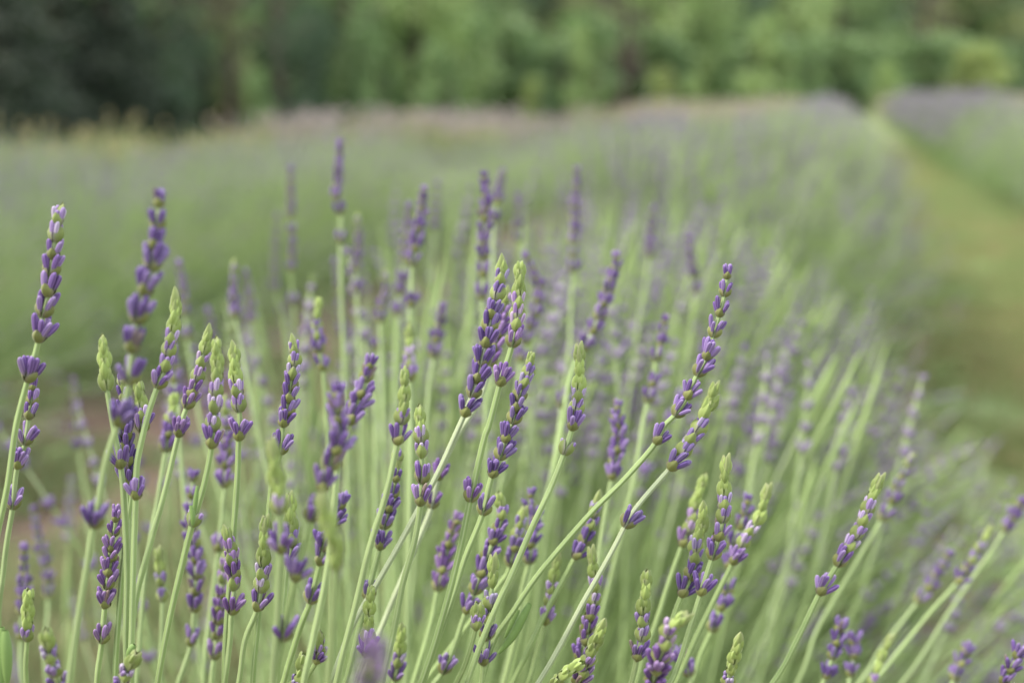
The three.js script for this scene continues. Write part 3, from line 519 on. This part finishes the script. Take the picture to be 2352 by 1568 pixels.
function buildStalk([label, how, path, whorls]) {
  const depth = parseFloat(how), pale = how.includes('w'), near = depth < 0.66;
  const px = path.split(' ').map(s => s.split(',').map(Number)), top = px[0][1], foot = px[px.length - 1][1];
  const lean = rr(-0.02, 0.02), deep = Math.min(depth, 0.9) * 0.75 + 0.15;
  const pts = px.map(([x, y]) => at(x, y, depth + (depth < 0.9 ? (deep - depth) * Math.pow((y - top) / Math.max(1, foot - top), 1.5) * 0.5 : lean * (y - top) / 900)));
  const last = pts[pts.length - 1], t = last.clone().sub(pts[pts.length - 2]).normalize();
  const root = depth < 0.9 ? CROWN.clone().add(V(rr(-0.09, 0.09), 0, rr(-0.08, 0.08))) : V(last.x + t.x * 0.4, 0.25, last.z + rr(-0.05, 0.05));
  if (depth < 0.9 && depth > 0.6) root.lerp(land(-0.3, depth + 0.25, 0.28), 0.8);
  if (last.y > root.y + 0.05) { const h = (last.y - root.y) * 0.4; pts.push(last.clone().addScaledVector(t, h / Math.max(0.4, -t.y)).lerp(V((last.x + root.x) / 2, last.y - h, (last.z + root.z) / 2), 0.35)); pts.push(root); }
  const curve = new THREE.CatmullRomCurve3(pts, false, 'centripetal'), N = 260, along = curve.getPoints(N), ys = along.map(seenY);
  budMat = budMats[Math.floor(rnd() * 4)];
  const g = new THREE.Group(); g.name = numbered('lavender_stalk'); scene.add(g);
  const base = along[N]; g.position.copy(base);
  tag(g, label, 'lavender stalk');
  const b = new MB(), tone = rr(0.9, 1.12), body = scalec(pale ? C.stemPale : mixc(C.stem, C.stemPale, rr(0, 0.35)), tone), ridge = scalec(pale ? [0.52, 0.57, 0.4] : C.ridge, tone * 1.06);
  const sub = []; for (let k = 0; k <= 56; k++) sub.push(along[Math.round(k / 56 * N)].clone().sub(base));
  sub[0].lerp(sub[1], 0.3);
  const girth = rr(0.92, 1.1);
  b.tube(sub, u => (0.00057 + 0.0003 * Math.min(1, u * 1.8)) * girth, 16, (u, a) => scalec(mixc(body, ridge, Math.max(0, Math.cos(4 * a))), 0.86 + 0.28 * value2(u * 40 + depth * 999, a * 1.5)), 0.17);
  mesh('stem', b.geometry(), stemMat, g);
  const list = whorls.split(' ').map(w => [w[0], Number(w.slice(1))]);
  const facing = new THREE.Vector3(), turn0 = rr(-0.3, 0.3) + (rnd() < 0.5 ? 0 : Math.PI / 2), wide = rr(0.92, 1.08);
  list.forEach(([kind, y], n) => {
    let k = 0; while (k < N - 1 && ys[k + 1] < y) k++;
    const p = along[k], tan = along[Math.max(0, k - 3)].clone().sub(along[k + 1]).normalize();
    if (kind === 'n' && false) return;
    const young = list.length > 4 ? Math.min(1, ('gm'.includes(kind) ? 0.84 : 0.7) + 0.08 * n) : 0.95;
    addWhorl(g, kind, p.clone().sub(base), tan, turn0 + n * Math.PI / 2 + rr(-0.2, 0.2), young * wide * (kind === 'P' ? 0.97 : 1), !near);
  });
  const tan = along[0].clone().sub(along[4]).normalize(), q = new THREE.Quaternion().setFromUnitVectors(UPV, tan);
  if ('gm'.includes(list[0][0])) {
    const tip = mesh('tip', TIPS[Math.floor(rnd() * 4)], bractMat, g); tip.position.copy(along[0].clone().sub(base).addScaledVector(tan, -0.0052)); tip.quaternion.copy(q);
  } else for (let n = 0; n < 3; n++) {
    const bud = mesh('bud', BUDS[2 + n % 2], budMat, g); bud.quaternion.copy(q.clone().multiply(new THREE.Quaternion().setFromEuler(new THREE.Euler(0.14, n * 2.1, 0, 'YXZ')))); bud.position.copy(along[0].clone().sub(base).addScaledVector(tan, -0.0056)); bud.scale.setScalar(0.85);
  }
  return g;
}
const built = STALKS.map(buildStalk);
// single leaves that show on some stalks
function addLeaf(match, depth, path, width) {
  const g = built[STALKS.findIndex(s => s[0].startsWith(match))], pts = new THREE.CatmullRomCurve3(path.map(([x, y]) => at(x, y, depth).sub(g.position))).getPoints(12), b = new MB();
  b.tube(pts, t => width * 0.5 * (0.12 + Math.pow(Math.sin(Math.PI * Math.min(0.97, 0.1 + 0.87 * t)), 0.6)), 8, (t, a) => Math.abs(Math.cos(a)) > 0.9 ? [0.19, 0.285, 0.095] : [0.15, 0.245, 0.065]);
  tag(mesh('leaf', b.geometry(), stemMat, g), 'narrow green leaf on the stalk');
}
addLeaf('topmost sharp purple', 0.45, [[11, 1448], [14, 1500], [15, 1570]], 0.0034);
addLeaf('topmost sharp purple', 0.47, [[3, 1440], [3, 1500], [2, 1580]], 0.003);
addLeaf('sharpest purple spike', 0.505, [[1217, 1386], [1199, 1420], [1176, 1462], [1145, 1500]], 0.003);
addLeaf('sharpest purple spike', 0.515, [[1190, 1400], [1178, 1430], [1160, 1465]], 0.0022);
addLeaf('big sharp green', 0.465, [[453, 1115], [448, 1155], [441, 1205]], 0.0015);
addLeaf('big sharp green', 0.46, [[437, 1160], [442, 1185], [441, 1208]], 0.0016);
addLeaf('pale green closed', 0.47, [[308, 1480], [300, 1492], [291, 1510]], 0.0022);

// ---------------------------------------------------------------- stalks standing further back
// a stalk 0.6 m long along +y, its foot at the origin; buds as small spindles
function farStalk(detail, kind, bend) {
  const stem = new MB(), spike = new MB(), L = 0.6, P = u => V(bend * 0.1 * Math.sin(u * 2.2), L * u, bend * 0.04 * u * u);
  const rad = detail === 2 ? 0.00085 : detail === 1 ? 0.00095 : 0.0022, seg = detail === 2 ? 9 : detail === 1 ? 5 : 3;
  const pts = []; for (let k = 0; k <= seg; k++) pts.push(P(k / seg));
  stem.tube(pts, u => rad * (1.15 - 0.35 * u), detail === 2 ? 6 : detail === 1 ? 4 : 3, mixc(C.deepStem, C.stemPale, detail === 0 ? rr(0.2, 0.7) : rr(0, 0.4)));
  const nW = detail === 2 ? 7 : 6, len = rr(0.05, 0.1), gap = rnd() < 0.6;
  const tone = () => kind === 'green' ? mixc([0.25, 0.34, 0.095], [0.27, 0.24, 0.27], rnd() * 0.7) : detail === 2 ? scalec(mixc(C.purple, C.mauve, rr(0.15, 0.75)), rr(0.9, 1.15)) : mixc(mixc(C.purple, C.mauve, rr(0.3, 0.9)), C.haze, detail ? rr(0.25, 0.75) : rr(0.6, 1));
  if (detail > 0) spike.tube([P(1 - len / L - 0.08), P(1 - len / L * 0.5), P(0.995)], () => rad * 0.7, 4, C.stemPale);
  if (detail === 0) spike.pod(P(1 - len / L * 1.1), P(1).sub(P(0.85)), len * 1.2, 0.0065, 5, [[0, 0.15], [0.12, 0.8], [0.45, 1], [0.8, 0.6], [1, 0.1]], tone());
  else if (kind === 'green' && detail === 1) spike.pod(P(1 - len / L * 0.7), P(1).sub(P(0.88)), len * 0.75, 0.0026, 5, [[0, 0.3], [0.15, 1], [0.4, 0.85], [0.7, 0.8], [1, 0.1]], mixc(C.deepStem, [0.27, 0.25, 0.22], rr(0.1, 0.5)));
  else for (let k = 0; k < nW; k++) {
    if (k > 1 && rnd() < 0.14) continue;
    const u = 1 - (k + 0.2) * len / nW / L - (gap && k === nW - 1 ? 0.028 : 0), o = P(u), d = P(u + 0.02).sub(P(u - 0.02)).normalize(), s = 0.6 + 0.4 * Math.min(1, k / 3);
    const n = detail === 2 ? 6 : 4, half = k < nW * 0.4 && kind !== 'purple';
    for (let m = 0; m < n; m++) {
      const a = m / n * 6.28 + k * 0.8, dir = V(Math.cos(a), 0, Math.sin(a)).multiplyScalar(0.5 + 0.1 * k / nW).addScaledVector(d, 1);
      spike.pod(o.clone().addScaledVector(d, -0.001), dir, 0.0075 * s * rr(0.6, 1.3), (detail === 2 ? 0.0013 : 0.0019) * s * (kind === 'green' ? 0.72 : 1), detail === 2 ? 5 : 4, [[0, 0.5, FOOT], [0.35, 1], [0.8, 0.9], [1, 0.1]], half || kind === 'green' ? mixc([0.25, 0.34, 0.095], C.mauve, rnd() * 0.4) : tone());
    }
  }
  return [stem.geometry(), spike.geometry()];
}
// green stalks whose buds are still closed are as many as purple ones
const POOL = { 2: [], 1: [], 0: [] };
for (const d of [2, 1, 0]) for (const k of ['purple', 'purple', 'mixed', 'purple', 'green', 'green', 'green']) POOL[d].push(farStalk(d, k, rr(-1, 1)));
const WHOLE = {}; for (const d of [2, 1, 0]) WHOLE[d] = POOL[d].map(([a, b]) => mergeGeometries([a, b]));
// where a stalk of the bush at that place in the row ends
const BUSH = 0.55;
function fan(lat, s, tall, reach) {
  const k = Math.floor(s / BUSH), bs = (k + 0.5) * BUSH + (value2(k * 1.7, lat * 3) - 0.5) * 0.2, a = rr(0, 6.28), skirt = rnd() < 0.4, size = 0.9 + 0.2 * value2(k * 2.3 + 4, lat * 5);
  const r = skirt ? reach * rr(0.95, 1.65) : reach * Math.sqrt(rnd()) * rr(0.85, 1.1), drop = skirt ? 0.05 + (r - reach * 0.9) * 0.85 : 0;
  const foot = land(lat + rr(-0.1, 0.1) + 0.15 * Math.cos(a) * r - (lat === ROWS[0] ? 0.11 : 0), bs + rr(-0.12, 0.12) + 0.15 * Math.sin(a) * r, 0.14);
  const tip = land(lat + Math.cos(a) * r, bs + Math.sin(a) * r * 0.9, (tall - 0.5 * r * r - drop + gauss() * 0.075) * size);
  return [foot, tip];
}
// the right flank of the middle row leans low over the path
function tooHighRight(tip, q) {
  const l = tip.x * R2[0] + tip.z * R2[1];
  if (-q.z > 1.15 && l > 0.10 + 0.42 * (0.70 - tip.y) + 0.09 * rnd() * rnd() * -q.z) return true;
  const X = (q.x / -q.z / HX + 1) * 1176; return -q.z < 3 && X > 1650 && seenY(tip) < 400 + (X - 1650) * 1.05; }
function stalkMatrix(foot, tip) {
  const d = tip.clone().sub(foot), l = d.length();
  return new THREE.Matrix4().compose(foot, new THREE.Quaternion().setFromUnitVectors(UPV, d.normalize()).multiply(new THREE.Quaternion().setFromAxisAngle(UPV, rr(0, 6.28))), V(1, 1, 1).setY(1).multiplyScalar(1).set(rr(0.9, 1.15), l / 0.6, rr(0.9, 1.15)));
}
// singled out: the nearest ones behind the sharp stalks
{
  const first = POOL[2].map(([a, b]) => { const g = new THREE.Group(); mesh('stem', a, plantMat, g); mesh('flower_spike', b, plantMat, g); return g; });
  let n = 0;
  for (let tries = 0; n < 215 && tries < 9000; tries++) {
    const s = 0.85 + 2.0 * Math.pow(rnd(), 1.2), [foot, tip] = fan(ROWS[0], s, 0.78, 0.34), q = tip.clone().applyMatrix4(inverse), x = q.x / -q.z / HX;
    if (-q.z < 0.84 || Math.abs(x) > 1.02 || (tip.x * R2[0] + tip.z * R2[1] < -0.42 && rnd() < 0.75)) continue;
    if (tooHighRight(tip, q)) continue;
    const y = seenY(tip); if (y < 330 || y > 1450) continue;
    const which = [0, 1, 2, 3, 0, 1, 2, 3, 0, 4][n % 10], g = first[which].clone(); g.name = numbered('lavender_stalk'); scene.add(g); g.applyMatrix4(stalkMatrix(foot, tip));
    const kind = ['purple', 'purple', 'half green', 'purple', 'green'][which];
    tag(g, kind === 'purple' ? 'softly blurred purple lavender stalk crowded in the row behind the sharp ones' : kind === 'green' ? 'softly blurred green budded lavender stalk crowded in the row behind the sharp ones' : 'softly blurred half green, half purple lavender stalk crowded in the row behind the sharp ones', 'lavender stalk', kind + ' lavender stalks crowded behind the sharp ones');
    n++;
  }
}
const leafTuft = (() => { const b = new MB(); for (let k = 0; k < 330; k++) { const a = rr(0, 6.28), e = rr(0.1, 1.35), r = 0.07 * Math.sqrt(rnd()), d = V(Math.cos(a) * Math.cos(e), Math.sin(e), Math.sin(a) * Math.cos(e)); const o = V(Math.cos(a) * r, 0.02, Math.sin(a) * r).addScaledVector(d, rr(0.02, 0.22)); b.leaf(o, d.clone().add(V(rr(-0.6, 0.6), rr(-0.1, 0.7), rr(-0.6, 0.6))), V(rr(-1, 1), rr(-1, 1), rr(-1, 1)), rr(0.035, 0.06), 0.006, scalec(C.leaf, rr(0.75, 1.2)), rr(-0.2, 0.2)); } return b.geometry(); })();
// a whole bush for the distance, 60 stalks in one piece
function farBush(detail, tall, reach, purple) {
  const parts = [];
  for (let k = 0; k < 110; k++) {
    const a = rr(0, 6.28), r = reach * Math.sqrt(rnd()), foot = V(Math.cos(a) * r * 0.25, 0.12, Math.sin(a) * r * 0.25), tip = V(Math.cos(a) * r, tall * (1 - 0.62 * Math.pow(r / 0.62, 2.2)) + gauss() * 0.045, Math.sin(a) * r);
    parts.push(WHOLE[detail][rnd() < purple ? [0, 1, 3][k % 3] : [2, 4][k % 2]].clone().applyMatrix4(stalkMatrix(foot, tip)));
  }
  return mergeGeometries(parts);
}
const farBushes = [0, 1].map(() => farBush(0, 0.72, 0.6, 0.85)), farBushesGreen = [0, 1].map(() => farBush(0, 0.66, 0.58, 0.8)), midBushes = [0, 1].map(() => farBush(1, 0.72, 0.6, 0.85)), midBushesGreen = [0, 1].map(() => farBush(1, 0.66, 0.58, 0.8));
function lavenderRow(lat, label, tall, from, purple, nearCount) {
  const g = new THREE.Group(); g.name = numbered('lavender_row'); g.position.copy(land(lat, from)); scene.add(g); tag(g, label, 'lavender row');
  const end = Math.min(rowEnd(lat, 3.5), 78), off = new THREE.Matrix4().makeTranslation(-g.position.x, 0, -g.position.z), sets = {}, leaves = [], put = (key, geo, m) => { (sets[key] ??= [geo, []])[1].push(off.clone().multiply(m)); };
  for (let k = 0; k < nearCount; k++) {                         // single stalks close by
    const s = from + Math.pow(rnd(), 1.15) * (Math.min(7, end) - from), [foot, tip] = fan(lat, s, tall, lat === ROWS[0] ? 0.34 : 0.42), q = tip.clone().applyMatrix4(inverse);
    if (lat === ROWS[0] && (-q.z < 0.9 || tooHighRight(tip, q))) continue;
    if (lat === ROWS[0] && s < 3 && tip.x * R2[0] + tip.z * R2[1] < -0.42 && rnd() < 0.8) continue;   // few flowers lean over the weedy gap
    const v = rnd() < purple ? [0, 1, 3][k % 3] : 4 + (k % 3);
    put('a' + v, WHOLE[1][v], stalkMatrix(foot, tip));
  }
  if (lat === ROWS[0]) for (let k = 0; k < 420; k++) {           // long outer stalks sprawling over the path's edge
    const s = rr(0.75, 2.6), foot = land(lat + rr(-0.05, 0.15), s - rr(0, 0.15), 0.13), tip = land(lat + rr(0.3, 0.66), s + rr(-0.1, 0.25), rr(0.3, 0.56)), q = tip.clone().applyMatrix4(inverse);
    if (-q.z > 1.0 && !tooHighRight(tip, q)) { const v = rnd() < 0.5 ? [0, 1, 3][k % 3] : [2, 4][k % 2]; put('a' + v, WHOLE[1][v], stalkMatrix(foot, tip)); }
  }
  for (let s = Math.max(from, -1); s < end; s += BUSH) {
    const mid = s > 6.5, far = s > 16, size = rr(0.9, 1.1), p = land(lat + rr(-0.05, 0.05), s + rr(-0.1, 0.1)), m = new THREE.Matrix4().compose(p, new THREE.Quaternion().setFromAxisAngle(UPV, rr(0, 6.28)), V(size, size * tall / 0.72, size));
    if (mid) { const v = Math.floor(rnd() * 2), set = lat > -1 ? (far ? farBushes : midBushes) : (far ? farBushesGreen : midBushesGreen); put((far ? 'f' : 'm') + v, set[v], m); if (rnd() < 0.8) put((far ? 'f' : 'm') + (1 - v), set[1 - v], m.clone().multiply(new THREE.Matrix4().makeRotationY(1.3))); }
    if (!(lat === ROWS[0] && s < 0.5)) for (let q = 0; q < 4; q++) { const w = q ? 1.5 : 1.3; leaves.push(off.clone().multiply(new THREE.Matrix4().compose(land(lat + (q ? rr(-0.24, 0.24) : 0), s + rr(-0.2, 0.2)), new THREE.Quaternion().setFromAxisAngle(UPV, rr(0, 6.28)), V(w, rr(1.0, 1.5), w)))); }
  }
  instanced('foliage', leafTuft, plantMat, leaves, g);
  for (const k in sets) instanced('flower_stalks', sets[k][0], plantMat, sets[k][1], g);
  return g;
}
lavenderRow(ROWS[0], 'lavender row running from the camera towards the wood, behind the sharp stalks', 0.77, 0.3, 0.52, 11500);
lavenderRow(ROWS[1], 'lavender row right of the green path, the last one on the right', 0.86, 0.5, 0.6, 5200);
const ORDER = ['second', 'third', 'fourth', 'fifth'];
ROWS.slice(2).forEach((l, k) => lavenderRow(l, k ? `${ORDER[k - 1]} lavender row to the left of the sharp stalks, seen over the nearer rows` : 'lavender row just left of the sharp stalks, across the weedy gap', k ? 0.64 : 0.66, 0.6 + k * 0.9, 0.68, k < 2 ? 5200 : 2500));

// ---------------------------------------------------------------- grass and weeds between the rows
const blades = (n, h, colour, dry) => { const b = new MB(); for (let k = 0; k < n; k++) { const a = rr(0, 6.28), r = 0.09 * Math.sqrt(rnd()); b.leaf(V(Math.cos(a) * r, 0, Math.sin(a) * r), V(rr(-0.8, 0.8), 1.2, rr(-0.8, 0.8)), V(rr(-1, 1), 0, rr(-1, 1)), h * rr(0.4, 1.2), 0.005, rnd() < dry ? [0.34, 0.29, 0.16] : scalec(colour, rr(0.75, 1.25)), rr(0, 0.4)); } return b.geometry(); };
scatter('grass', 'short bright grass of the path between the middle and right rows', blades(46, 0.04, [0.245, 0.345, 0.115], 0.16), 17000, () => { const s = 0.9 + 24 * Math.pow(rnd(), 1.8), l = rr(s < 3.6 ? 0.5 : 0.22, 1.4), p = land(l, s); return rnd() < (fbm(p.x * 2.2 + 4, p.z * 2.2) - (s < 2.4 ? 0.36 : 0.28)) * 3 + (s < 2.4 ? 0 : 0.15) ? p : null; }, 0.7, 1.25, scene, p => new THREE.Color().setRGB(1, 1, 1).lerp(new THREE.Color().setRGB(1.16, 0.97, 1.05), Math.max(0, Math.min(1, (fbm(p.x * 2.6 + 20, p.z * 1.6) - 0.38) * 4))));
scatter('weeds', 'grey green weeds on the soil between the left and middle rows', blades(30, 0.075, [0.24, 0.31, 0.125], 0.2), 14000, () => { const s = 0.8 + 9 * Math.pow(rnd(), 1.5), l = rr(-2.1, -0.4), p = land(l, s, l > -1.55 ? 0.055 : 0.01); return rnd() < (fbm(p.x * 2.6, p.z * 2.6 + 8) - (l < -1.35 ? 0.52 : 0.34)) * 4 + (l < -1.45 ? 0 : 0.45) ? p : null; }, 0.6, 1.3);

renderer.render(scene, camera);
